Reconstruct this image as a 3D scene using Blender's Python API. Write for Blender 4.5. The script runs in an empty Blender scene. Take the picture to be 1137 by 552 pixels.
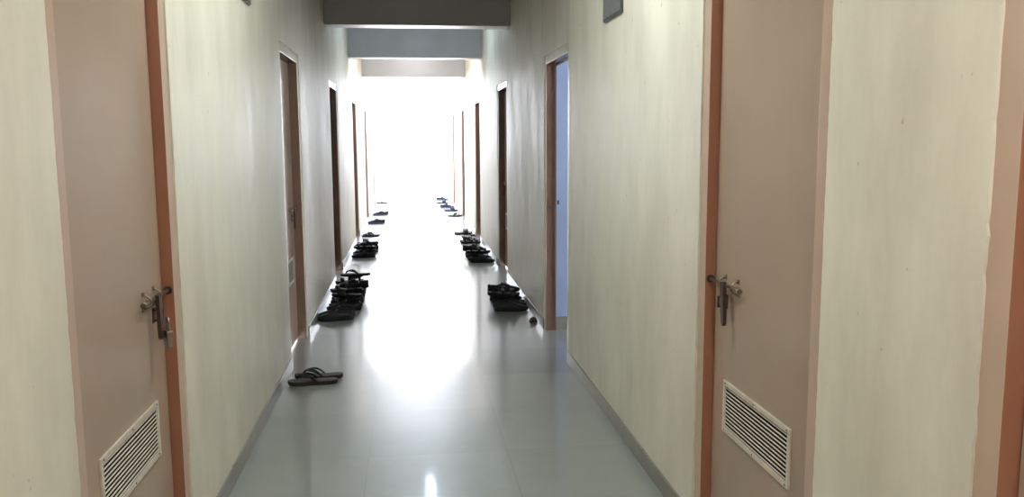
import bpy, bmesh, math, random
from mathutils import Vector, Matrix
random.seed(7)
SC = bpy.context.scene
COL = SC.collection
PI = math.pi

# ------------------------------------------------------------------ materials
def mat(name, col, rough=.5, metal=0., spec=.5, noise=None, bump=None, coat=0.):
    """noise=(scale, amount, colour2), bump=(scale, strength)"""
    m = bpy.data.materials.new(name); m.use_nodes = True
    nt = m.node_tree; b = nt.nodes['Principled BSDF']
    b.inputs['Base Color'].default_value = (*col, 1)
    b.inputs['Roughness'].default_value = rough
    b.inputs['Metallic'].default_value = metal
    b.inputs['Specular IOR Level'].default_value = spec
    b.inputs['Coat Weight'].default_value = coat
    tc = nt.nodes.new('ShaderNodeTexCoord')
    if noise:
        n = nt.nodes.new('ShaderNodeTexNoise'); n.inputs['Scale'].default_value = noise[0]; n.inputs['Detail'].default_value = 6
        r = nt.nodes.new('ShaderNodeValToRGB')
        r.color_ramp.elements[0].position = .5 - noise[1]; r.color_ramp.elements[1].position = .5 + noise[1]
        r.color_ramp.elements[0].color = (*noise[2], 1); r.color_ramp.elements[1].color = (*col, 1)
        nt.links.new(tc.outputs['Object'], n.inputs['Vector'])
        nt.links.new(n.outputs['Fac'], r.inputs['Fac']); nt.links.new(r.outputs['Color'], b.inputs['Base Color'])
    if bump:
        n = nt.nodes.new('ShaderNodeTexNoise'); n.inputs['Scale'].default_value = bump[0]; n.inputs['Detail'].default_value = 5
        u = nt.nodes.new('ShaderNodeBump'); u.inputs['Strength'].default_value = bump[1]; u.inputs['Distance'].default_value = .01
        nt.links.new(tc.outputs['Object'], n.inputs['Vector'])
        nt.links.new(n.outputs['Fac'], u.inputs['Height']); nt.links.new(u.outputs['Normal'], b.inputs['Normal'])
    return m

def emit(name, col, s):
    m = bpy.data.materials.new(name); m.use_nodes = True
    b = m.node_tree.nodes['Principled BSDF']
    b.inputs['Base Color'].default_value = (*col, 1)
    b.inputs['Emission Color'].default_value = (*col, 1); b.inputs['Emission Strength'].default_value = s
    return m

def wall_material():
    m = bpy.data.materials.new('cream_gloss_wall_paint'); m.use_nodes = True
    nt = m.node_tree; b = nt.nodes['Principled BSDF']; L = nt.links.new
    tc = nt.nodes.new('ShaderNodeTexCoord')
    # patchy cream paint
    mp = nt.nodes.new('ShaderNodeMapping'); mp.inputs['Scale'].default_value = (1, 1, .35)
    L(tc.outputs['Object'], mp.inputs['Vector'])
    n1 = nt.nodes.new('ShaderNodeTexNoise'); n1.inputs['Scale'].default_value = 3.2; n1.inputs['Detail'].default_value = 8; n1.inputs['Roughness'].default_value = .6
    L(mp.outputs['Vector'], n1.inputs['Vector'])
    r1 = nt.nodes.new('ShaderNodeValToRGB')
    r1.color_ramp.elements[0].position = .34; r1.color_ramp.elements[0].color = (.60, .56, .475, 1)
    r1.color_ramp.elements[1].position = .62; r1.color_ramp.elements[1].color = (.745, .71, .615, 1)
    L(n1.outputs['Fac'], r1.inputs['Fac'])
    # small dark specks
    n2 = nt.nodes.new('ShaderNodeTexNoise'); n2.inputs['Scale'].default_value = 26; n2.inputs['Detail'].default_value = 2
    L(tc.outputs['Object'], n2.inputs['Vector'])
    r2 = nt.nodes.new('ShaderNodeValToRGB')
    r2.color_ramp.elements[0].position = .745; r2.color_ramp.elements[0].color = (0, 0, 0, 1)
    r2.color_ramp.elements[1].position = .78; r2.color_ramp.elements[1].color = (1, 1, 1, 1)
    L(n2.outputs['Fac'], r2.inputs['Fac'])
    mx = nt.nodes.new('ShaderNodeMixRGB'); mx.inputs['Color2'].default_value = (.28, .2, .13, 1)
    ml = nt.nodes.new('ShaderNodeMath'); ml.operation = 'MULTIPLY'; ml.inputs[1].default_value = .45
    L(r2.outputs['Color'], ml.inputs[0]); L(ml.outputs[0], mx.inputs['Fac'])
    L(r1.outputs['Color'], mx.inputs['Color1']); L(mx.outputs['Color'], b.inputs['Base Color'])
    # trowelled plaster
    mp3 = nt.nodes.new('ShaderNodeMapping'); mp3.inputs['Scale'].default_value = (1, 1, .55)
    L(tc.outputs['Object'], mp3.inputs['Vector'])
    n3 = nt.nodes.new('ShaderNodeTexNoise'); n3.inputs['Scale'].default_value = 5; n3.inputs['Detail'].default_value = 7; n3.inputs['Roughness'].default_value = .55
    L(mp3.outputs['Vector'], n3.inputs['Vector'])
    bu = nt.nodes.new('ShaderNodeBump'); bu.inputs['Strength'].default_value = .3; bu.inputs['Distance'].default_value = .012
    L(n3.outputs['Fac'], bu.inputs['Height']); L(bu.outputs['Normal'], b.inputs['Normal'])
    rr = nt.nodes.new('ShaderNodeMapRange'); rr.inputs['To Min'].default_value = .30; rr.inputs['To Max'].default_value = .70
    L(n1.outputs['Fac'], rr.inputs['Value']); L(rr.outputs['Result'], b.inputs['Roughness'])
    b.inputs['Specular IOR Level'].default_value = .38
    return m

def bump_out(nt, tc, st):
    bu = nt.nodes.new('ShaderNodeBump'); bu.inputs['Strength'].default_value = st; bu.inputs['Distance'].default_value = .01
    n = nt.nodes.new('ShaderNodeTexNoise'); n.inputs['Scale'].default_value = 2.5; nt.links.new(tc.outputs['Object'], n.inputs['Vector'])
    nt.links.new(n.outputs['Fac'], bu.inputs['Height']); return bu.outputs['Normal']
TX0, TY0, TS = -.203, 5.525, .622      # tile joints measured on the floor
def floor_material():
    m = bpy.data.materials.new('polished_vitrified_floor_tiles'); m.use_nodes = True
    nt = m.node_tree; b = nt.nodes['Principled BSDF']; L = nt.links.new
    tc = nt.nodes.new('ShaderNodeTexCoord'); sp = nt.nodes.new('ShaderNodeSeparateXYZ')
    L(tc.outputs['Object'], sp.inputs[0])
    def M(op, a, c=None):
        n = nt.nodes.new('ShaderNodeMath'); n.operation = op
        for i, v in enumerate((a, c)):
            if v is None: continue
            if isinstance(v, (int, float)): n.inputs[i].default_value = v
            else: L(v, n.inputs[i])
        return n.outputs[0]
    def joint(s, o):
        u = M('DIVIDE', M('SUBTRACT', s, o), TS)
        f = M('ABSOLUTE', M('SUBTRACT', M('FRACT', M('ADD', u, 100.5)), .5))   # 0 on the joint
        return M('LESS_THAN', f, .0036)
    j = M('MAXIMUM', joint(sp.outputs['X'], TX0), joint(sp.outputs['Y'], TY0))
    # per tile tint
    cx = M('FLOOR', M('DIVIDE', M('SUBTRACT', sp.outputs['X'], TX0), TS)); cy = M('FLOOR', M('DIVIDE', M('SUBTRACT', sp.outputs['Y'], TY0), TS))
    cb = nt.nodes.new('ShaderNodeCombineXYZ'); L(cx, cb.inputs[0]); L(cy, cb.inputs[1])
    wn = nt.nodes.new('ShaderNodeTexWhiteNoise'); L(cb.outputs[0], wn.inputs['Vector'])
    n1 = nt.nodes.new('ShaderNodeTexNoise'); n1.inputs['Scale'].default_value = 5; n1.inputs['Detail'].default_value = 9; n1.inputs['Roughness'].default_value = .65
    L(tc.outputs['Object'], n1.inputs['Vector'])
    v = M('ADD', M('MULTIPLY', wn.outputs['Value'], .35), M('MULTIPLY', n1.outputs['Fac'], .65))
    r = nt.nodes.new('ShaderNodeValToRGB')
    r.color_ramp.elements[0].position = .25; r.color_ramp.elements[0].color = (.20, .215, .20, 1)
    r.color_ramp.elements[1].position = .75; r.color_ramp.elements[1].color = (.265, .28, .26, 1)
    L(v, r.inputs['Fac'])
    n2 = nt.nodes.new('ShaderNodeTexNoise'); n2.inputs['Scale'].default_value = 45; n2.inputs['Detail'].default_value = 2
    L(tc.outputs['Object'], n2.inputs['Vector'])
    sk = M('MULTIPLY', M('GREATER_THAN', n2.outputs['Fac'], .73), .3)
    mx = nt.nodes.new('ShaderNodeMixRGB'); L(M('MAXIMUM', M('MULTIPLY', j, M('ADD', .45, M('MULTIPLY', n1.outputs['Fac'], .6))), sk), mx.inputs['Fac'])
    L(r.outputs['Color'], mx.inputs['Color1']); mx.inputs['Color2'].default_value = (.12, .12, .11, 1)
    L(mx.outputs['Color'], b.inputs['Base Color'])
    ro = M('ADD', .28, M('MULTIPLY', n1.outputs['Fac'], .08))
    L(M('MULTIPLY', M('SUBTRACT', 1, j), .75), b.inputs['Coat Weight']); L(M('ADD', .05, M('MULTIPLY', n1.outputs['Fac'], .05)), b.inputs['Coat Roughness'])
    L(bump_out(nt, tc, .04), b.inputs['Coat Normal'])
    L(ro, b.inputs['Roughness'])
    b.inputs['Specular IOR Level'].default_value = .8
    bu = nt.nodes.new('ShaderNodeBump'); bu.inputs['Strength'].default_value = .05; bu.inputs['Distance'].default_value = .01
    n4 = nt.nodes.new('ShaderNodeTexNoise'); n4.inputs['Scale'].default_value = 2.5; L(tc.outputs['Object'], n4.inputs['Vector'])
    L(n4.outputs['Fac'], bu.inputs['Height']); L(bu.outputs['Normal'], b.inputs['Normal'])
    return m

M_WALL = wall_material()
M_FLOOR = floor_material()
M_SKIRT = mat('grey_brown_skirting_tile', (.25, .235, .205), .3, noise=(9, .25, (.19, .175, .15)))
M_CEIL = mat('white_distemper_ceiling', (.62, .62, .6), .8, noise=(4, .3, (.55, .55, .54)))
M_BEAM = mat('off_white_beam_paint', (.46, .46, .46), .32, noise=(5, .3, (.42, .42, .425)), bump=(12, .1))
M_PANEL = mat('pinkish_beige_door_enamel', (.41, .30, .235), .24, noise=(3.5, .3, (.365, .28, .22)), bump=(18, .05))
M_FACE = mat('pinkish_beige_frame_enamel', (.53, .385, .31), .22, noise=(5, .3, (.47, .35, .28)), bump=(30, .08))
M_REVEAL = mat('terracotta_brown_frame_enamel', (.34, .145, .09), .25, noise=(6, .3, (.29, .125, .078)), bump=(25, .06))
M_FACEC = mat('cream_overpainted_frame', (.66, .59, .48), .25, noise=(6, .3, (.6, .53, .43)), bump=(25, .08))
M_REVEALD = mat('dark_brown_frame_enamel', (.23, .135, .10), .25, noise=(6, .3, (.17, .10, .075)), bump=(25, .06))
M_GRILLE = mat('grubby_white_plastic_grille', (.62, .57, .5), .45, noise=(30, .2, (.5, .44, .37)))
M_SHADE = mat('painted_near_black_shade', (.008, .008, .008), .95, spec=.1)  # near-black colour stands in for shade between slats and inside shoes
M_STEEL = mat('tarnished_steel_bolt', (.34, .28, .22), .35, .9, noise=(60, .2, (.2, .13, .09)))
M_RUST = mat('rusty_hasp_steel', (.075, .042, .034), .55, .4, noise=(50, .25, (.05, .028, .022)))
M_BRASS = mat('worn_padlock_steel', (.42, .38, .33), .25, .9, noise=(40, .2, (.25, .2, .16)))
M_SCREW = mat('dark_screw_head', (.08, .07, .06), .4, .8)
M_ROOM = mat('pale_blue_room_paint', (.29, .36, .52), .55, noise=(3, .3, (.26, .33, .49)))
M_BLACK = mat('black_rubber', (.012, .012, .015), .6, spec=.2)
M_BLACK2 = mat('black_leather', (.012, .011, .015), .5, spec=.3, noise=(40, .2, (.009, .009, .012)), bump=(90, .1))
M_NAVY = mat('navy_black_fabric', (.018, .02, .04), .8, spec=.2, noise=(80, .2, (.011, .012, .025)))
M_BROWN = mat('dark_brown_rubber', (.028, .021, .018), .6, spec=.25, noise=(30, .2, (.02, .016, .014)))
M_GREYS = mat('worn_grey_insole', (.065, .058, .05), .7, spec=.25, noise=(25, .2, (.035, .032, .03)))
M_SOLEG = mat('grey_shoe_sole', (.07, .075, .10), .6)
M_LACE = mat('grey_lace_cord', (.35, .35, .4), .8)
M_MAROON = mat('dark_maroon_rubber', (.07, .015, .012), .5)
M_PLATE = mat('dull_aluminium_sign', (.24, .25, .265), .35, .3, noise=(20, .3, (.17, .18, .195)))
M_PLATEF = mat('dark_sign_edge', (.06, .065, .06), .4, .3)
M_TERR = mat('pale_concrete_terrace', (.6, .6, .58), .7, noise=(3, .3, (.5, .5, .49)))
M_WINF = mat('white_window_frame_paint', (.7, .7, .7), .4)

# ------------------------------------------------------------------ helpers
def tag(o, label=None, cat=None, group=None, kind=None):
    if label: o['label'] = label
    if cat: o['category'] = cat
    if group: o['group'] = group
    if kind: o['kind'] = kind
    return o

def link(name, bm, m, parent=None, smooth=False):
    me = bpy.data.meshes.new(name)
    bmesh.ops.recalc_face_normals(bm, faces=bm.faces)
    bm.to_mesh(me); bm.free()
    for mm in (m if isinstance(m, (list, tuple)) else [m]): me.materials.append(mm)
    if smooth:
        for p in me.polygons: p.use_smooth = True
    o = bpy.data.objects.new(name, me); COL.objects.link(o)
    if parent: o.parent = parent
    return o

def empty(name, loc=(0, 0, 0), rz=0):
    o = bpy.data.objects.new(name, None); COL.objects.link(o)
    o.location = loc; o.rotation_euler = (0, 0, rz); o.empty_display_size = .1
    return o

def box(bm, a, b, mi=0, bev=0.):
    x0, x1 = sorted((a[0], b[0])); y0, y1 = sorted((a[1], b[1])); z0, z1 = sorted((a[2], b[2]))
    vs = [bm.verts.new(p) for p in [(x0,y0,z0),(x1,y0,z0),(x1,y1,z0),(x0,y1,z0),(x0,y0,z1),(x1,y0,z1),(x1,y1,z1),(x0,y1,z1)]]
    fs = [bm.faces.new([vs[i] for i in f]) for f in [(3,2,1,0),(4,5,6,7),(0,1,5,4),(1,2,6,5),(2,3,7,6),(3,0,4,7)]]
    for f in fs: f.material_index = mi
    if bev:
        es = list({e for f in fs for e in f.edges})
        bmesh.ops.bevel(bm, geom=es, offset=bev, segments=2, profile=.6, affect='EDGES', material=mi)

def prism(bm, poly, off, mi=0):
    """poly: list of 3-D points of one face, off: extrusion vector"""
    off = Vector(off)
    a = [bm.verts.new(p) for p in poly]; b = [bm.verts.new(Vector(p) + off) for p in poly]
    fs = [bm.faces.new(a), bm.faces.new(b[::-1])]
    n = len(a)
    for i in range(n):
        fs.append(bm.faces.new([a[i], b[i], b[(i+1) % n], a[(i+1) % n]]))
    for f in fs: f.material_index = mi

def tube(bm, pts, r, seg=10, mi=0, cap=True):
    pts = [Vector(p) for p in pts]; rings = []
    rr = r if isinstance(r, (list, tuple)) else [r]*len(pts)
    up = None
    for i, p in enumerate(pts):
        t = (pts[min(i+1, len(pts)-1)] - pts[max(i-1, 0)]).normalized()
        if up is None: up = t.orthogonal().normalized()
        s = t.cross(up).normalized(); up = s.cross(t).normalized()
        rings.append([bm.verts.new(p + (s*math.cos(2*PI*k/seg) + up*math.sin(2*PI*k/seg))*rr[i]) for k in range(seg)])
    for a, b in zip(rings, rings[1:]):
        for k in range(seg):
            f = bm.faces.new([a[k], a[(k+1) % seg], b[(k+1) % seg], b[k]]); f.material_index = mi; f.smooth = True
    if cap:
        for rg in (rings[0][::-1], rings[-1]):
            f = bm.faces.new(rg); f.material_index = mi

def ribbon(bm, pts, wdir, w, th):
    """flat band swept along pts; wdir(i) gives its width direction"""
    pts = [Vector(p) for p in pts]; rings = []
    for i, p in enumerate(pts):
        t = (pts[min(i+1, len(pts)-1)] - pts[max(i-1, 0)]).normalized()
        wd = Vector(wdir(i) if callable(wdir) else wdir); wd = (wd - t*wd.dot(t)).normalized()
        n = t.cross(wd).normalized()
        ww = w[i] if isinstance(w, list) else w
        rings.append([bm.verts.new(p + wd*a*ww/2 + n*c*th/2) for a, c in ((-1,-1),(-.8,-1.5),(.8,-1.5),(1,-1),(1,1),(.8,1.5),(-.8,1.5),(-1,1))])
    for a, b in zip(rings, rings[1:]):
        for k in range(8): bm.faces.new([a[k], a[(k+1) % 8], b[(k+1) % 8], b[k]])
    bm.faces.new(rings[0][::-1]); bm.faces.new(rings[-1])

def bez(p, n=12):
    p = [Vector(q) for q in p]; out = []
    for i in range(n+1):
        t = i/n; q = list(p)
        while len(q) > 1: q = [q[k].lerp(q[k+1], t) for k in range(len(q)-1)]
        out.append(q[0])
    return out

def lathe(bm, prof, seg=20, mi=0, c=(0, 0, 0)):
    c = Vector(c)
    rings = [[bm.verts.new(c + Vector((r*math.cos(2*PI*k/seg), r*math.sin(2*PI*k/seg), z))) for k in range(seg)] for r, z in prof]
    for a, b in zip(rings, rings[1:]):
        for k in range(seg):
            f = bm.faces.new([a[k], a[(k+1) % seg], b[(k+1) % seg], b[k]]); f.smooth = True; f.material_index = mi
    for rg in (rings[0][::-1], rings[-1]):
        bm.faces.new(rg).material_index = mi

def children(o): return [c for c in bpy.data.objects if c.parent == o]
def copy_tree(o, parent=None):
    c = o.copy(); COL.objects.link(c); c.parent = parent
    for ch in children(o): copy_tree(ch, c)
    return c

# ------------------------------------------------------------------ camera (fitted to the photograph)
F, PITCH, YAW, ROLL, H = 933.94, .128, .1213, -.0055, 1.4
fw = Vector((math.sin(YAW)*math.cos(PITCH), math.cos(YAW)*math.cos(PITCH), -math.sin(PITCH)))
rt = Vector((math.cos(YAW), -math.sin(YAW), 0)); up = rt.cross(fw)
r2 = rt*math.cos(ROLL) + up*math.sin(ROLL); u2 = up*math.cos(ROLL) - rt*math.sin(ROLL)
cd = bpy.data.cameras.new('camera'); cam = bpy.data.objects.new('camera', cd); COL.objects.link(cam)
cd.sensor_fit = 'HORIZONTAL'; cd.sensor_width = 36; cd.lens = F*36/1137; cd.clip_start = .02; cd.clip_end = 300
mw = Matrix((r2, u2, -fw)).transposed().to_4x4(); mw.translation = (0, 0, H); cam.matrix_world = mw
SC.camera = cam

# ------------------------------------------------------------------ corridor shell
XL, XR = -.7445, .982
T = .08                    # wall thickness
Y0, Y1 = -6.0, 20.6
CZ = 3.0                   # slab underside
ROOF_END = 14.75
DTOP, FW, SKH = 1.935, .06, .075
# door openings: (inner near y, inner far y, recess)
DL = [(1.965, 2.755, .042), (5.27, 6.04, .065), (8.48, 9.25, .07), (11.83, 12.60, .07), (14.95, 15.72, .07), (18.15, 18.92, .07)]
DR = [(.50, 1.265, .042), (1.955, 2.71, .042), (5.20, 6.03, .07), (8.50, 9.28, .07), (11.72, 12.49, .07), (14.95, 15.72, .07), (18.15, 18.92, .07)]

bm = bmesh.new(); box(bm, (XL-T, Y0, -.1), (XR+T, Y1, 0))
tag(link('floor', bm, M_FLOOR), 'polished grey floor tiles running down the corridor', 'floor', kind='structure')

def jag(v): return v + random.uniform(-.0012, .0012) + (random.choice((-1, 1))*.0025 if random.random() < .12 else 0)
def build_wall(name, X, s, doors, label):
    bm = bmesh.new()
    edges = [Y0] + [v for a, b, _ in doors for v in (a-FW, b+FW)] + [Y1]
    off = (s*T, 0, 0)
    for k in range(0, len(edges), 2):
        ya, yb = edges[k], edges[k+1]
        ja, jb = k > 0, k+2 < len(edges)
        zs = [i*.022 for i in range(int((DTOP+FW)/.022)+1)] + [DTOP+FW]
        near = [(X, jag(ya) if ja and z > 0 else ya, z) for z in zs] + [(X, ya, CZ)]
        far = [(X, jag(yb) if jb and z > 0 else yb, z) for z in zs] + [(X, yb, CZ)]
        prism(bm, near + far[::-1], off)
    for a, b, _ in doors:                       # above each doorway
        z = DTOP+FW
        n = 30; ys = [a-FW + (b-a+2*FW)*i/n for i in range(n+1)]
        prism(bm, [(X, y, jag(z) if 0 < i < n else z) for i, y in enumerate(ys)] + [(X, b+FW, CZ), (X, a-FW, CZ)], off)
    o = link(name, bm, M_WALL)
    return tag(o, label, 'wall', kind='structure')
build_wall('wall_left', XL, -1, DL, 'cream glossy corridor wall on the left')
build_wall('wall_right', XR, 1, DR, 'cream glossy corridor wall on the right')

def build_skirt(name, X, s, doors, label):
    bm = bmesh.new()
    edges = [Y0] + [v for a, b, _ in doors for v in (a-FW, b+FW)] + [Y1]
    for k in range(0, len(edges), 2):
        ya, yb = edges[k], edges[k+1]
        y = ya
        while y < yb - .005:
            ye = min(yb, y + .62)
            box(bm, (X - s*.009, y+.0008, 0), (X + s*.002, ye-.0008, SKH + random.uniform(-.003, .003)), bev=.0015)
            y = ye
    tag(link(name, bm, M_SKIRT), label, 'skirting', kind='structure')
build_skirt('baseboard_left', XL, -1, DL, 'grey tile skirting along the left wall')
build_skirt('baseboard_right', XR, 1, DR, 'grey brown tile skirting along the right wall')

bm = bmesh.new(); box(bm, (XL-T, Y0, CZ), (XR+T, ROOF_END, CZ+.15))
tag(link('ceiling', bm, M_CEIL), 'white slab ceiling over the covered part of the corridor', 'ceiling', kind='structure')
bm = bmesh.new(); box(bm, (XL-T, Y0-.12, 0), (XR+T, Y0, CZ))
tag(link('wall_back', bm, M_WALL), 'cream wall closing the corridor behind the camera', 'wall', kind='structure')

words = {8.07: 'nearest dark grey ceiling beam crossing the corridor', 11.17: 'middle bluish grey ceiling beam, second one down the corridor',
         14.49: 'farthest pale grey ceiling beam before the bright open end', 4.82: 'ceiling beam above the wall sign plates', 1.57: 'ceiling beam above the padlocked door', -1.7: 'ceiling beam behind the camera'}
for i, (by, lb) in enumerate(sorted(words.items())):
    bm = bmesh.new(); box(bm, (XL, by, 2.465), (XR, by+.23, CZ), bev=.006)
    tag(link('trim_%d' % (i+1), bm, M_BEAM), lb, 'beam', kind='structure')

# open terrace past the end of the corridor
bm = bmesh.new(); box(bm, (-14, Y1, -.1), (14, 60, -.004))
tag(link('terrace', bm, M_TERR), 'pale concrete terrace beyond the far end of the corridor', 'terrace', kind='structure')

# ------------------------------------------------------------------ door pieces
def make_frame(parent, X, s, a, b, rec):
    """local coordinates: the parent stands at (X, a, 0); y runs along the wall, s points into the rooms"""
    w = b - a; bm = bmesh.new()
    o0, o1, st = .006, T-.002, .014
    def piece(y0, y1, z0, z1): box(bm, (s*o0, y0, z0), (s*o1, y1, z1), bev=.003)
    piece(-FW-.008, 0, 0, DTOP+FW+.008); piece(w, w+FW+.008, 0, DTOP+FW+.008); piece(0, w, DTOP, DTOP+FW+.008)
    # door stop behind the leaf
    r0 = min(rec + .036, T-.012)
    box(bm, (s*r0, 0, 0), (s*o1, st, DTOP)); box(bm, (s*r0, w-st, 0), (s*o1, w, DTOP)); box(bm, (s*r0, st, DTOP-st), (s*o1, w-st, DTOP))
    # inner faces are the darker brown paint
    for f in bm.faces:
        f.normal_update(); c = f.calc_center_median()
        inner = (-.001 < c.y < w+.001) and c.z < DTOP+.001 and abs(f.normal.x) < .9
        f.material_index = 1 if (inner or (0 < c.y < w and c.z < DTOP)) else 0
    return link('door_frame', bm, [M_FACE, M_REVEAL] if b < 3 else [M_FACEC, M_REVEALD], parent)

def make_leaf(parent, X, s, a, b, rec, mat_=None):
    w = b - a; bm = bmesh.new()
    box(bm, (s*rec, .004, .012), (s*min(rec+.034, T+.02), w-.005, DTOP-.004), bev=.002)
    return link('door_panel', bm, mat_ or M_PANEL, parent)

def make_grille(parent, s, rec, yc, screws=True):
    """louvred vent near the foot of the leaf"""
    gw, z0, z1, fr = .495, .438, .612, .017
    x0 = s*rec; d = -s                      # d points into the corridor
    y0, y1 = yc-gw/2, yc+gw/2
    bm = bmesh.new()
    X1 = x0 + d*.006
    box(bm, (x0, y0, z0), (X1, y1, z0+fr), bev=.0015); box(bm, (x0, y0, z1-fr), (X1, y1, z1), bev=.0015)
    box(bm, (x0, y0, z0+fr), (X1, y0+fr, z1-fr), bev=.0015); box(bm, (x0, y1-fr, z0+fr), (X1, y1, z1-fr), bev=.0015)
    g = link('vent_grille', bm, M_GRILLE, parent)
    bm = bmesh.new(); box(bm, (x0, y0+fr, z0+fr), (x0+d*.0012, y1-fr, z1-fr)); link('shade_backing', bm, M_SHADE, g)  # dark sheet on the solid leaf paints the shade between the slats
    n = 11; zz0, zz1 = z0+fr, z1-fr
    for k in range(n):
        z = zz0 + (zz1-zz0)*(k+.5)/n; bm = bmesh.new()
        prism(bm, [(x0+d*.0014, y0+fr, z+.0005), (x0+d*.0042, y0+fr, z-.0012), (x0+d*.0048, y0+fr, z-.0002), (x0+d*.0014, y0+fr, z+.0016)], (0, gw-2*fr, 0))
        link('slat', bm, M_GRILLE, g)
    if screws:
        for yy in (y0+.02, yc, y1-.02):
            for z in (z0+fr/2, z1-fr/2):
                bm = bmesh.new(); tube(bm, [(X1, yy, z), (X1+d*.0016, yy, z)], .0028, 8); link('screw', bm, M_SCREW, g)
    return g

def make_bolt(parent, s, rec, w, z=.932, swing=0., far=True):
    """sliding bolt with two staples and a hanging hasp, by the far jamb"""
    x0 = s*rec; d = -s; xr = x0 + d*.017
    yr0, yr1 = w-.245, w-.002
    bm = bmesh.new(); tube(bm, [(xr, yr0-.006, z), (xr, yr0, z), (xr, yr1, z)], [.004, .0062, .0062], 12)
    tube(bm, [(xr, yr0-.012, z), (xr, yr0+.004, z)], .0078, 12)
    r = link('sliding_bolt', bm, M_STEEL, parent)
    for yy in (yr0+.045, yr0+.150):
        bm = bmesh.new()
        tube(bm, bez([(x0, yy, z-.020), (x0+d*.032, yy, z-.019), (x0+d*.032, yy, z+.019), (x0, yy, z+.020)], 12), .0027, 8)
        box(bm, (x0, yy-.010, z+.016), (x0+d*.002, yy+.010, z+.029)); box(bm, (x0, yy-.010, z-.029), (x0+d*.002, yy+.010, z-.016))
        link('staple', bm, M_STEEL, parent)
    # hasp welded to the rod and hanging beside it
    yh = yr0 + .105
    bm = bmesh.new()
    c, sn = math.cos(swing), math.sin(swing)
    P = lambda y, zz: (xr + d*.004, yh + y*c - zz*sn, z + y*sn + zz*c)
    prism(bm, [P(-.013, .012), P(.013, .012), P(.013, -.085), P(.009, -.122), P(0, -.13), P(-.009, -.122), P(-.013, -.085)], (d*.012, 0, 0))
    link('hasp', bm, M_RUST, parent)
    bm = bmesh.new()          # the eye on the leaf that the hasp closes over
    e0 = Vector((x0, yh+.036, z-.058))
    box(bm, (x0, e0.y-.003, z-.078), (x0+d*.030, e0.y+.003, z-.072)); box(bm, (x0, e0.y-.003, z-.046), (x0+d*.030, e0.y+.003, z-.040))
    box(bm, (x0+d*.024, e0.y-.003, z-.072), (x0+d*.030, e0.y+.003, z-.046)); box(bm, (x0, e0.y-.014, z-.082), (x0+d*.002, e0.y+.014, z-.036))
    link('lock_eye', bm, M_RUST, parent)
    bm = bmesh.new()          # keeper hole in the jamb
    tube(bm, [(xr, w-.0012, z), (xr, w+.001, z)], .014, 14)
    link('keeper_ring', bm, M_SCREW, parent)

side = {'L': 'left', 'R': 'right'}
ordl = ['nearest', 'second', 'third', 'fourth', 'fifth', 'sixth']
n = 0
door_objs = {}
for key, X, s, doors in (('L', XL, -1, DL), ('R', XR, 1, DR)):
    for i, (a, b, rec) in enumerate(doors):
        n += 1; w = b - a
        e = empty('door_%d' % n, (X, a, 0)); door_objs[(key, i)] = e
        make_frame(e, X, s, a, b, rec)
        if (key, i) == ('R', 2):
            # open doorway: leaf swung back into the room, hinged on the near jamb
            bm = bmesh.new(); box(bm, (s*.125, -.036, .012), (s*(.125+w-.01), -.002, DTOP-.004), bev=.002)
            link('door_panel', bm, M_PANEL, e)
            bm = bmesh.new(); tube(bm, [(s*.03, w-.0012, .915), (s*.03, w+.001, .915)], .011, 14); link('keeper_ring', bm, M_SCREW, e)
            bm = bmesh.new(); box(bm, (s*.085, w-.003, .935), (s*.10, w-.0005, .965), bev=.001); link('strike_plate', bm, M_SCREW, e)
            tag(e, 'open doorway on the right showing a pale blue room', 'door', kind='structure')
            continue
        leaf = make_leaf(e, X, s, a, b, rec)
        make_grille(e, s, rec, w/2 + .02, screws=(i < 2))
        if (key, i) != ('R', 0): make_bolt(e, s, rec, w, swing=(.06 if (key, i) == ('L', 0) else -.12))
        if key == 'L':
            lab = 'padlocked pinkish beige door nearest on the left' if i == 0 else '%s closed door along the left wall' % ordl[i]
        else:
            lab = {0: 'door at the right edge of the photo, mostly out of frame', 1: 'beige door with bolt and white vent, nearest whole door on the right',
                   3: 'first closed door past the open doorway on the right', 4: 'second closed door past the open doorway on the right',
                   5: 'third closed door past the open doorway on the right', 6: 'farthest faint door on the right'}[i]
        tag(e, lab, 'door', kind='structure')

# padlock hanging from the left hasp
e0 = door_objs[('L', 0)]
a, b, rec = DL[0]; w = b-a
px, py, pz = XL - rec + .046, a + w - .245 + .105 + .014, .866
pl = empty('padlock', (px, py, pz-.078), rz=.5)
bm = bmesh.new()
for k in range(1): box(bm, (-.010, -.025, -.010), (.010, .025, .044), bev=.005)
link('lock_body', bm, M_BRASS, pl)
bm = bmesh.new(); tube(bm, [(0, -.013, .044), (0, -.013, .066)] + bez([(0, -.013, .066), (0, -.012, .085), (0, .012, .085), (0, .013, .066)], 8)[1:] + [(0, .013, .044)], .0036, 10)
link('shackle', bm, M_STEEL, pl)
tag(pl, 'small steel padlock hanging from the bolt hasp of the near left door', 'padlock')

# ------------------------------------------------------------------ small sign plates high on the walls
def plate(X, s, y0, y1, z0, z1, label):
    e = empty('sign_plate', (X, (y0+y1)/2, z0))
    h, hw = z1-z0, (y1-y0)/2
    bm = bmesh.new(); box(bm, (0, -hw, 0), (-s*.012, hw, h), bev=.002); link('plate_frame', bm, M_PLATEF, e)
    bm = bmesh.new(); box(bm, (-s*.0121, -hw+.012, .012), (-s*.014, hw-.012, h-.012)); link('plate_face', bm, M_PLATE, e)
    tag(e, label, 'sign')
plate(XR, 1, 3.83, 4.19, 1.975, 2.2, 'grey metal sign plate high on the right wall at the top edge')
plate(XL, -1, 3.95, 4.27, 2.05, 2.27, 'sign plate high on the left wall, its corner at the top edge')

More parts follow.
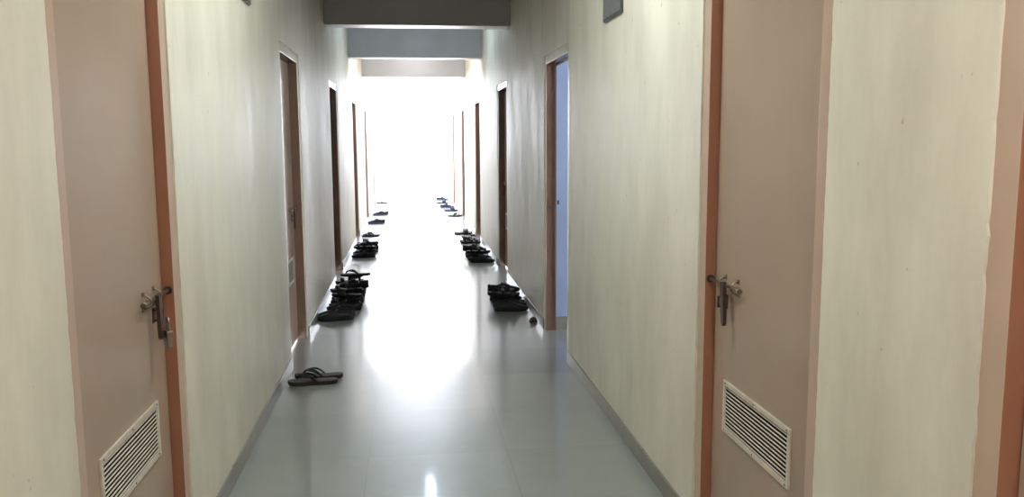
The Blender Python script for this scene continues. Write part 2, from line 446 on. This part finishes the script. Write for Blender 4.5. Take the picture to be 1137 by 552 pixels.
# ------------------------------------------------------------------ room behind the open doorway
RX0, RX1, RY0, RY1 = XR+T, 3.7, 3.3, 6.055
bm = bmesh.new(); box(bm, (RX0, RY0-.12, -.1), (RX1+.12, RY1+.12, 0)); tag(link('floor', bm, M_FLOOR), 'tiled floor of the room behind the open doorway', 'floor', kind='structure')
bm = bmesh.new(); box(bm, (RX0, RY0-.12, 2.9), (RX1+.12, RY1+.12, 3.0)); tag(link('ceiling', bm, M_CEIL), 'ceiling of the room behind the open doorway', 'ceiling', kind='structure')
bm = bmesh.new(); box(bm, (RX0, RY1, 0), (RX1+.12, RY1+.12, 2.9)); tag(link('wall_far', bm, M_ROOM), 'pale blue room wall seen through the open doorway', 'wall', kind='structure')
bm = bmesh.new(); box(bm, (RX0, RY0-.12, 0), (RX1+.12, RY0, 2.9)); tag(link('wall_near', bm, M_ROOM), 'near wall of the pale blue room', 'wall', kind='structure')
bm = bmesh.new(); wy0, wy1, wz0, wz1 = 3.9, 5.6, .9, 2.2
box(bm, (RX1, RY0, 0), (RX1+.12, RY1, wz0)); box(bm, (RX1, RY0, wz1), (RX1+.12, RY1, 2.9)); box(bm, (RX1, RY0, wz0), (RX1+.12, wy0, wz1)); box(bm, (RX1, wy1, wz0), (RX1+.12, RY1, wz1))
tag(link('wall_outer', bm, M_ROOM), 'window wall of the pale blue room', 'wall', kind='structure')
we = empty('window_1', (RX1+.05, (wy0+wy1)/2, wz0)); hw = (wy1-wy0)/2; hh = wz1-wz0
bm = bmesh.new()
for q in (((-.03, -hw, 0), (.03, -hw+.05, hh)), ((-.03, hw-.05, 0), (.03, hw, hh)), ((-.03, -hw+.05, 0), (.03, hw-.05, .05)), ((-.03, -hw+.05, hh-.05), (.03, hw-.05, hh)), ((-.03, -.025, .05), (.03, .025, hh-.05))):
    box(bm, *q, bev=.004)
link('window_frame', bm, M_WINF, we); tag(we, 'window of the room behind the open doorway', 'window', kind='structure')
bm = bmesh.new(); box(bm, (RX0, RY1-.010, 0), (RX1, RY1, .1), bev=.002)
tag(link('baseboard_far', bm, M_SKIRT), 'grey skirting at the foot of the pale blue room wall', 'skirting', kind='structure')

# ------------------------------------------------------------------ ceiling lamps (above the frame; one shows as a glint in the floor, one is an added fill)
M_TUBE = emit('cool_white_tube_glass', (.90, 1.0, .975), 270)
M_TUBEB = emit('blue_white_tube_glass', (.66, .84, 1.0), 130)
M_TUBEFILL = emit('added_fill_tube_glass', (1.0, .95, 1.0), 300)  # glow of the added fill tube for the farthest beam
M_TUBEW = emit('warm_white_tube_glass', (1.0, .95, .88), 440)
def lamp(x, y, z, m, label, ln=.6, r=.019, rz=0):
    """ceiling batten running along the corridor"""
    e = empty('tube_light', (x, y, z), rz)
    bm = bmesh.new(); box(bm, (-.022, -ln/2-.03, .035), (.022, ln/2+.03, .075), bev=.004)
    for sy in (-1, 1): box(bm, (-.016, sy*(ln/2+.004), -.022), (.016, sy*(ln/2+.028), .038), bev=.003)
    link('batten', bm, M_WINF, e)
    for sy in (-1, 1):
        bm = bmesh.new(); tube(bm, [(0, sy*ln*.35, .074), (0, sy*ln*.35, CZ-z)], .008, 10); link('hanger_rod', bm, M_WINF, e)
    bm = bmesh.new(); tube(bm, [(0, -ln/2, 0), (0, ln/2, 0)], r, 16); link('glass_tube', bm, m, e)
    tag(e, label, 'lamp')
lamp(.187, 10.0, 2.88, M_TUBEB, 'blue white tube light hung between the nearest and middle beams', ln=.24, r=.03)
lamp(.12, 12.15, 2.87, M_TUBEFILL, 'unseen fill tube added behind the middle beam to brighten the farthest beam', rz=PI/2)  # added fill, hidden by the middle beam, brightens the farthest beam face
lamp(.12, 3.2, 2.80, M_TUBE, 'cool white tube light hung above the near padlocked door')
lamp(.50, .1, 2.80, M_TUBEW, 'warm white tube light hung right above the camera')

# ------------------------------------------------------------------ footwear
OUT = [(0, .0), (.015, .018), (.05, .029), (.12, .035), (.25, .035), (.42, .035), (.55, .039), (.68, .046), (.80, .047), (.89, .040), (.95, .029), (.985, .015), (1, 0)]
def outline(L, wsc=1., n=26, foot=1):
    def hw(t):
        for (a, b), (c, d) in zip(OUT, OUT[1:]):
            if a <= t <= c: return b + (d-b)*(t-a)/(c-a)
        return 0
    R = []; Lf = []
    for i in range(n+1):
        t = .5 - .5*math.cos(PI*i/n); h = hw(t)*wsc*L/.28
        cx = foot*.007*math.sin(PI*(t-.15)/.85) if t > .15 else 0
        R.append((cx + h, t*L)); Lf.append((cx - h, t*L))
    return R + Lf[-2:0:-1], hw
def sole_bm(L, levels, wsc=1., foot=1, spring=.006):
    """levels: (z, scale) rings; toe lifts slightly"""
    bm = bmesh.new(); pts, _ = outline(L, wsc, foot=foot); rings = []
    for z, sc in levels:
        ring = []
        for x, y in pts:
            t = y/L; sp = spring*max(0, (t-.72)/.28)**2
            yc = L*.5
            ring.append(bm.verts.new((x*sc, yc + (y-yc)*(1-(1-sc)*.35), z + sp + (0.004*max(0, (.3-t)/.3)))) )
        rings.append(ring)
    n = len(pts)
    for a, b in zip(rings, rings[1:]):
        for k in range(n): bm.faces.new([a[k], a[(k+1) % n], b[(k+1) % n], b[k]])
    bm.faces.new(rings[0][::-1]); bm.faces.new(rings[-1])
    bmesh.ops.translate(bm, verts=bm.verts, vec=(0, -L/2, 0))
    return bm
def arc(x0, x1, y0, y1, z0, zt, ym=None, n=12):
    """band running over the foot from one edge to the other"""
    ym = (y0+y1)/2 if ym is None else ym
    out = []
    for i in range(n+1):
        t = i/n; a = PI*t
        out.append(Vector((x0 + (x1-x0)*(.5-.5*math.cos(a)), y0 + (y1-y0)*t + (ym-(y0+y1)/2)*math.sin(a), z0 + (zt-z0)*math.sin(a)**.8)))
    return out

def flip_flop(name, ms, mi, mst, L=.285, foot=1, th=.018, arch=.052):
    e = empty(name)
    o = link('sole', sole_bm(L, [(0, .93), (.003, .98), (th*.7, 1.), (th, .98)], foot=foot), ms, e)
    link('insole', sole_bm(L, [(th-.001, .93), (th+.0015, .91)], foot=foot), mi, e)
    toe = Vector((foot*.012, L*.30, th))
    bm = bmesh.new()
    for sx in (-1, 1):
        end = Vector((sx*.038, -L*.10, th-.004))
        p = bez([toe+Vector((0, 0, .014)), toe+Vector((sx*.012, -.012, arch*.75)), Vector((sx*.036, L*.05, arch+.012)), Vector((sx*.044, -L*.05, arch*.55)), end], 14)
        ribbon(bm, p, lambda i: (0.25*1, 1, .1) if i > 8 else (sx*.4, 1, -.3), [.010 + .012*math.sin(PI*min(1, (k+1)/12)) for k in range(15)], .0035)
    tube(bm, [toe+Vector((0, 0, -.003)), toe+Vector((0, .0, .016))], [.005, .004], 8)
    link('thong_strap', bm, mst, e)
    return e
def slide(name, ms, mi, mst, L=.27, foot=1, th=.024):
    """slipper with one broad band over the foot"""
    e = empty(name)
    link('sole', sole_bm(L, [(0, .92), (.004, .97), (th*.7, 1.), (th, .97)], foot=foot), ms, e)
    link('insole', sole_bm(L, [(th-.001, .92), (th+.0015, .9)], foot=foot), mi, e)
    bm = bmesh.new(); p = arc(-.049, .049, L*.12, L*.12, th*.5, .072)
    ribbon(bm, p, (0, 1, .12), [.062 + .016*math.sin(PI*k/12) for k in range(13)], .004)
    link('band', bm, mst, e, True)
    return e
def sandal(name, ms, mi, mst, L=.28, foot=1, th=.028):
    e = empty(name)
    link('sole', sole_bm(L, [(0, .9), (.004, .96), (th*.75, 1.02), (th, 1.)], 1.04, foot), ms, e)
    link('insole', sole_bm(L, [(th-.001, .93), (th+.002, .9)], 1.04, foot), mi, e)
    for y, z, wd in ((L*.27, .062, .030), (L*.02, .082, .034)):
        bm = bmesh.new(); ribbon(bm, arc(-.05 if y > 0.03 else -.042, .05 if y > .03 else .042, y-.008, y+.006, th*.5, z), (0, 1, .1), wd, .0045)
        link('cross_strap', bm, mst, e, True)
    bm = bmesh.new()
    p = bez([(-.04, -L*.02, .05), (-.046, -L*.25, .075), (-.040, -L*.50, .088), (.040, -L*.50, .088), (.046, -L*.25, .075), (.04, -L*.02, .05)], 18)
    ribbon(bm, p, (0, 0, 1), .020, .004); link('heel_strap', bm, mst, e, True)
    for sx in (-1, 1):
        bm = bmesh.new(); ribbon(bm, [(sx*.037, -L*.30, th*.5), (sx*.042, -L*.29, .05), (sx*.040, -L*.27, .078)], (0, 1, 0), .016, .004); link('side_strap', bm, mst, e)
    bm = bmesh.new(); box(bm, (.036, -L*.02-.004, .055), (.050, L*.02+.010, .070), bev=.002); link('buckle', bm, M_STEEL, e)
    return e
def closed_shoe(name, ms, mu, ml, L=.285, foot=1):
    e = empty(name)
    link('sole', sole_bm(L, [(0, .95), (.004, 1.), (.018, 1.03), (.024, 1.0)], 1.06, foot), ms, e)
    # upper: a shell lofted along the foot, open at the collar
    _, hw = outline(L)
    nt, na = 22, 14
    def top(t):
        pts = [(0, .062), (.08, .082), (.3, .074), (.42, .088), (.52, .078), (.68, .058), (.85, .044), (.96, .034), (1, .022)]
        for (a, b), (c, d) in zip(pts, pts[1:]):
            if a <= t <= c: return b + (d-b)*(t-a)/(c-a)
    bm = bmesh.new(); G = []
    for i in range(nt+1):
        t = .008 + .984*(.5-.5*math.cos(PI*i/nt)); w_ = max(.004, hw(t)*1.02*L/.28); zt = top(t); row = []
        cx = foot*.007*math.sin(PI*(t-.15)/.85) if t > .15 else 0
        for k in range(na+1):
            a = PI*k/na
            row.append(bm.verts.new((cx - w_*math.copysign(abs(math.cos(a))**.7, math.cos(a)), t*L - L/2, .018 + (zt-.018)*math.sin(a)**.75)))
        G.append(row)
    for i in range(nt):
        for k in range(na):
            t = .5-.5*math.cos(PI*(i+.5)/nt)
            if .05 < t < .42 and 3 <= k <= na-4: continue
            f = bm.faces.new([G[i][k], G[i+1][k], G[i+1][k+1], G[i][k+1]]); f.smooth = True
    o = link('upper', bm, mu, e, True)
    md = o.modifiers.new('thickness', 'SOLIDIFY'); md.thickness = .004; md.offset = -1
    link('insole', sole_bm(L, [(.024, .88), (.027, .86)], foot=foot), M_SHADE, e)  # near-black colour paints the shaded inside of the shoe
    for j in range(4):
        y = L*(.02 + .045*j); z = .092 - .0085*j
        bm = bmesh.new(); tube(bm, bez([(-.020, y-.004, z-.012), (-.01, y, z+.003), (.01, y+.002, z+.003), (.020, y+.006, z-.012)], 8), .0022, 6); link('lace', bm, ml, e)
    return e

protos = {}
def proto(kind, foot):
    k = (kind, foot)
    if k not in protos:
        p = {'brown_flip': lambda: flip_flop('flip_flop', M_BROWN, M_GREYS, M_BLACK, foot=foot, th=.023, arch=.060),
             'black_flip': lambda: flip_flop('flip_flop', M_BLACK, M_BLACK, M_BLACK, foot=foot, L=.27),
             'navy_flip': lambda: flip_flop('flip_flop', M_NAVY, M_NAVY, M_BLACK, foot=foot, L=.27),
             'slide': lambda: slide('slipper', M_BLACK, M_BLACK, M_BLACK2, foot=foot),
             'navy_slide': lambda: slide('slipper', M_NAVY, M_GREYS, M_NAVY, foot=foot),
             'sandal': lambda: sandal('sandal', M_BLACK, M_BLACK, M_BLACK2, foot=foot),
             'shoe': lambda: closed_shoe('shoe', M_BLACK, M_BLACK2, M_BLACK, foot=foot),
             'grey_shoe': lambda: closed_shoe('shoe', M_SOLEG, M_NAVY, M_LACE, foot=foot)}[kind]()
        protos[k] = [p, False]
    return protos[k]
def put(kind, foot, x, y, label, group=None, z=0, rz=90, rx=0, ry=0, sc=1):
    """x, y: centre of the sole; rz=90 points the toe at the left wall"""
    pr = proto(kind, foot)
    if pr[1]: o = copy_tree(pr[0])
    else: o = pr[0]; pr[1] = True
    o.location = (x, y, z); o.rotation_euler = (math.radians(rx), math.radians(ry), math.radians(rz)); o.scale = (sc,)*3
    tag(o, label, kind.split('_')[-1].replace('flip', 'flip-flop').replace('slide', 'slipper'), group)
    return o

# left wall, near: pair of flip-flops
put('brown_flip', 1, -.578, 4.855, 'dark brown flip-flop nearest the camera, front one of the lone pair', 'lone pair of flip-flops by the left wall', rz=92)
put('brown_flip', -1, -.556, 4.975, 'dark brown flip-flop behind the front one of the lone pair', 'lone pair of flip-flops by the left wall', rz=88)
# left heap in front of and beyond the second left door
g = 'dark footwear heaped by the left wall past the second door'
Z2, Z3 = .0925, .185
def heap(rows, group, side):
    for k, ft, x, y, z, rz, lb in rows: put(k, ft, x, y, lb, group, z=z, rz=rz)
heap([('shoe', -1, -.600, 6.64, 0, 89, 'black closed shoe at the front of the larger left heap'),
      ('shoe', 1, -.596, 6.765, 0, 92, 'black closed shoe second from the front of the larger left heap'),
      ('shoe', 1, -.560, 7.02, 0, 86, 'black closed shoe just behind the front pair, larger left heap'),
      ('sandal', -1, -.555, 7.16, 0, 92, 'black strap sandal fourth from the front of the larger left heap'),
      ('shoe', -1, -.555, 7.31, 0, 84, 'black closed shoe in the middle of the larger left heap'),
      ('sandal', 1, -.560, 7.46, 0, 95, 'black strap sandal sixth from the front of the larger left heap'),
      ('shoe', 1, -.560, 7.61, 0, 90, 'black closed shoe towards the back of the larger left heap'),
      ('shoe', -1, -.560, 7.76, 0, 86, 'black closed shoe eighth from the front, larger left heap'),
      ('sandal', 1, -.560, 7.91, 0, 94, 'black strap sandal near the far end of the larger left heap'),
      ('sandal', -1, -.560, 8.06, 0, 88, 'black strap sandal last on the floor in the larger left heap'),
      ('slide', 1, -.54, 7.12, Z2, 74, 'black slipper lowest of the upper layer in the larger left heap'),
      ('sandal', -1, -.56, 7.36, Z2, 96, 'black sandal stacked on the middle of the larger left heap'),
      ('shoe', 1, -.52, 7.57, Z2, 85, 'black closed shoe stacked towards the back of the larger left heap'),
      ('sandal', 1, -.55, 7.77, Z2, 92, 'black sandal stacked on the back of the larger left heap'),
      ('black_flip', 1, -.50, 7.67, Z3, 97, 'black flip-flop lying on the very top of the larger left heap')], g, 'L')
# second left heap by the third left door
g = 'dark footwear heaped by the left wall just past the third door'
heap([('shoe', 1, -.565, 10.24, 0, 90, 'black closed shoe at the front of the smaller left heap'),
      ('sandal', 1, -.56, 10.39, 0, 94, 'black sandal second from the front in the smaller left heap'),
      ('shoe', -1, -.57, 10.54, 0, 86, 'black closed shoe third from the front in the smaller left heap'),
      ('sandal', -1, -.55, 10.70, 0, 91, 'black sandal fourth from the front, smaller left heap'),
      ('shoe', 1, -.54, 10.86, 0, 88, 'black closed shoe fifth from the front in the smaller left heap'),
      ('sandal', 1, -.55, 11.01, 0, 95, 'black sandal at the back of the smaller left heap'),
      ('sandal', 1, -.55, 10.36, Z2, 86, 'black sandal stacked at the front of the smaller left heap'),
      ('shoe', -1, -.54, 10.56, Z2, 93, 'black closed shoe stacked in the middle of the smaller left heap'),
      ('slide', 1, -.53, 10.80, Z2, 95, 'black slipper stacked at the back of the smaller left heap')], g, 'L')
# further pairs along the left wall
g = 'single pairs along the far left wall'
put('navy_flip', 1, -.585, 12.50, 'front navy flip-flop of the pair just past the smaller left heap', g, rz=90)
put('navy_flip', -1, -.565, 12.63, 'rear navy flip-flop of the pair just past the smaller left heap', g, rz=86)
put('grey_shoe', 1, -.570, 14.45, 'front navy shoe of the nearer laced pair by the left wall', g, rz=90)
put('grey_shoe', -1, -.555, 14.59, 'rear navy shoe of the nearer laced pair by the left wall', g, rz=92)
put('grey_shoe', 1, -.560, 16.10, 'front navy shoe of the farther laced pair by the left wall', g, rz=88)
put('grey_shoe', -1, -.535, 16.26, 'rear navy shoe of the farther laced pair by the left wall', g, rz=91)
put('navy_flip', 1, -.62, 19.2, 'front flip-flop of the faintest farthest pair on the left', g, rz=90)
put('navy_flip', -1, -.60, 19.33, 'rear flip-flop of the faintest farthest pair on the left', g, rz=88)
# right wall: heap just past the open doorway
g = 'black footwear heaped past the open doorway on the right'
heap([('shoe', 1, .818, 6.80, 0, -90, 'black closed shoe at the front of the heap past the open doorway'),
      ('shoe', -1, .825, 6.945, 0, -87, 'black closed shoe right behind the front one of the near right heap'),
      ('sandal', 1, .830, 7.09, 0, -92, 'black sandal third from the front of the near right heap'),
      ('shoe', -1, .825, 7.24, 0, -90, 'black closed shoe at the back of the heap past the open doorway'),
      ('sandal', 1, .775, 6.97, Z2, -110, 'black sandal stacked on the front of the near right heap'),
      ('shoe', 1, .80, 7.17, Z2, -86, 'black closed shoe stacked on the back of the near right heap')], g, 'R')
# heap before the fourth door on the right
g = 'dark footwear heaped by the right wall past the second closed door'
heap([('shoe', -1, .825, 9.60, 0, -90, 'black closed shoe at the front of the farther right heap'),
      ('sandal', -1, .81, 9.75, 0, -93, 'black sandal second from the front of the farther right heap'),
      ('shoe', 1, .815, 9.90, 0, -88, 'black closed shoe third from the front of the farther right heap'),
      ('sandal', 1, .80, 10.05, 0, -92, 'black sandal fourth from the front of the farther right heap'),
      ('shoe', 1, .81, 10.21, 0, -88, 'black closed shoe at the back of the farther right heap'),
      ('sandal', -1, .79, 9.72, Z2, -97, 'black sandal stacked at the front of the farther right heap'),
      ('shoe', -1, .76, 9.95, Z2, -86, 'black closed shoe stacked at the back of the farther right heap')], g, 'R')
# pairs further on
g = 'dark pairs by the right wall before the fourth door'
put('sandal', -1, .825, 11.42, 'front black sandal of the pair past the farther right heap', g, rz=-90)
put('sandal', 1, .82, 11.56, 'rear black sandal of the pair past the farther right heap', g, rz=-86)
put('slide', -1, .80, 12.55, 'front black slipper with its band up, beside the door jamb', g, rz=-91)
put('slide', 1, .805, 12.69, 'rear black slipper beside the door jamb', g, rz=-88)
put('navy_slide', 1, .93, 12.36, 'small navy slipper pushed against the right door foot', g, rz=-10, sc=.8).rotation_euler.z = math.radians(178)
g = 'far footwear by the right wall near the bright end'
put('navy_flip', 1, .83, 15.60, 'front flip-flop by the far right wall, nearest of the distant group', g, rz=-90)
put('navy_flip', -1, .84, 15.73, 'rear flip-flop by the far right wall', g, rz=-87)
put('navy_slide', 1, .83, 16.80, 'front navy slipper of the second distant pair on the right', g, rz=-90)
put('navy_slide', -1, .82, 16.95, 'rear navy slipper of the second distant pair on the right', g, rz=-94)
put('grey_shoe', 1, .78, 17.6, 'front laced shoe of the third distant pair on the right', g, rz=-88)
put('grey_shoe', -1, .78, 17.76, 'rear laced shoe of the third distant pair on the right', g, rz=-92)
put('navy_slide', 1, .74, 18.9, 'front slipper of the fourth distant pair on the right', g, rz=-90)
put('navy_slide', -1, .75, 19.05, 'rear slipper of the fourth distant pair on the right', g, rz=-86)
put('grey_shoe', 1, .78, 19.9, 'front laced shoe of the farthest pair on the right', g, rz=-90)
put('grey_shoe', -1, .77, 20.05, 'rear laced shoe of the farthest pair on the right', g, rz=-93)

# little maroon rubber stopper at the jamb of the open doorway
ds = empty('door_stopper', (.935, 6.33, 0), .6)
bm = bmesh.new(); lathe(bm, [(.030, 0), (.032, .006), (.026, .026), (.020, .036), (.006, .040)], 18); link('rubber_dome', bm, M_MAROON, ds, True)
bm = bmesh.new(); tube(bm, [(0, 0, .038), (0, 0, .043)], .007, 10); link('screw', bm, M_SCREW, ds)
tag(ds, 'small dark maroon stopper on the floor by the open doorway jamb', 'door stopper')

# drop prototypes never placed
for k, (p, used) in protos.items():
    if not used:
        for c in children(p): bpy.data.objects.remove(c)
        bpy.data.objects.remove(p)

# ------------------------------------------------------------------ overcast sky
wd = bpy.data.worlds.new('overcast_sky'); SC.world = wd; wd.use_nodes = True
nt = wd.node_tree; bg = nt.nodes['Background']
bg.inputs['Color'].default_value = (.84, .89, 1.0, 1); bg.inputs['Strength'].default_value = 22.0

SC.view_settings.view_transform = 'Standard'; SC.view_settings.look = 'None'
SC.view_settings.exposure = 0; SC.view_settings.gamma = 1; SC.view_settings.use_curve_mapping = False
SC.cycles.max_bounces = 10; SC.cycles.diffuse_bounces = 6; SC.cycles.glossy_bounces = 6
SC.cycles.use_denoising = True; SC.cycles.sample_clamp_indirect = 8
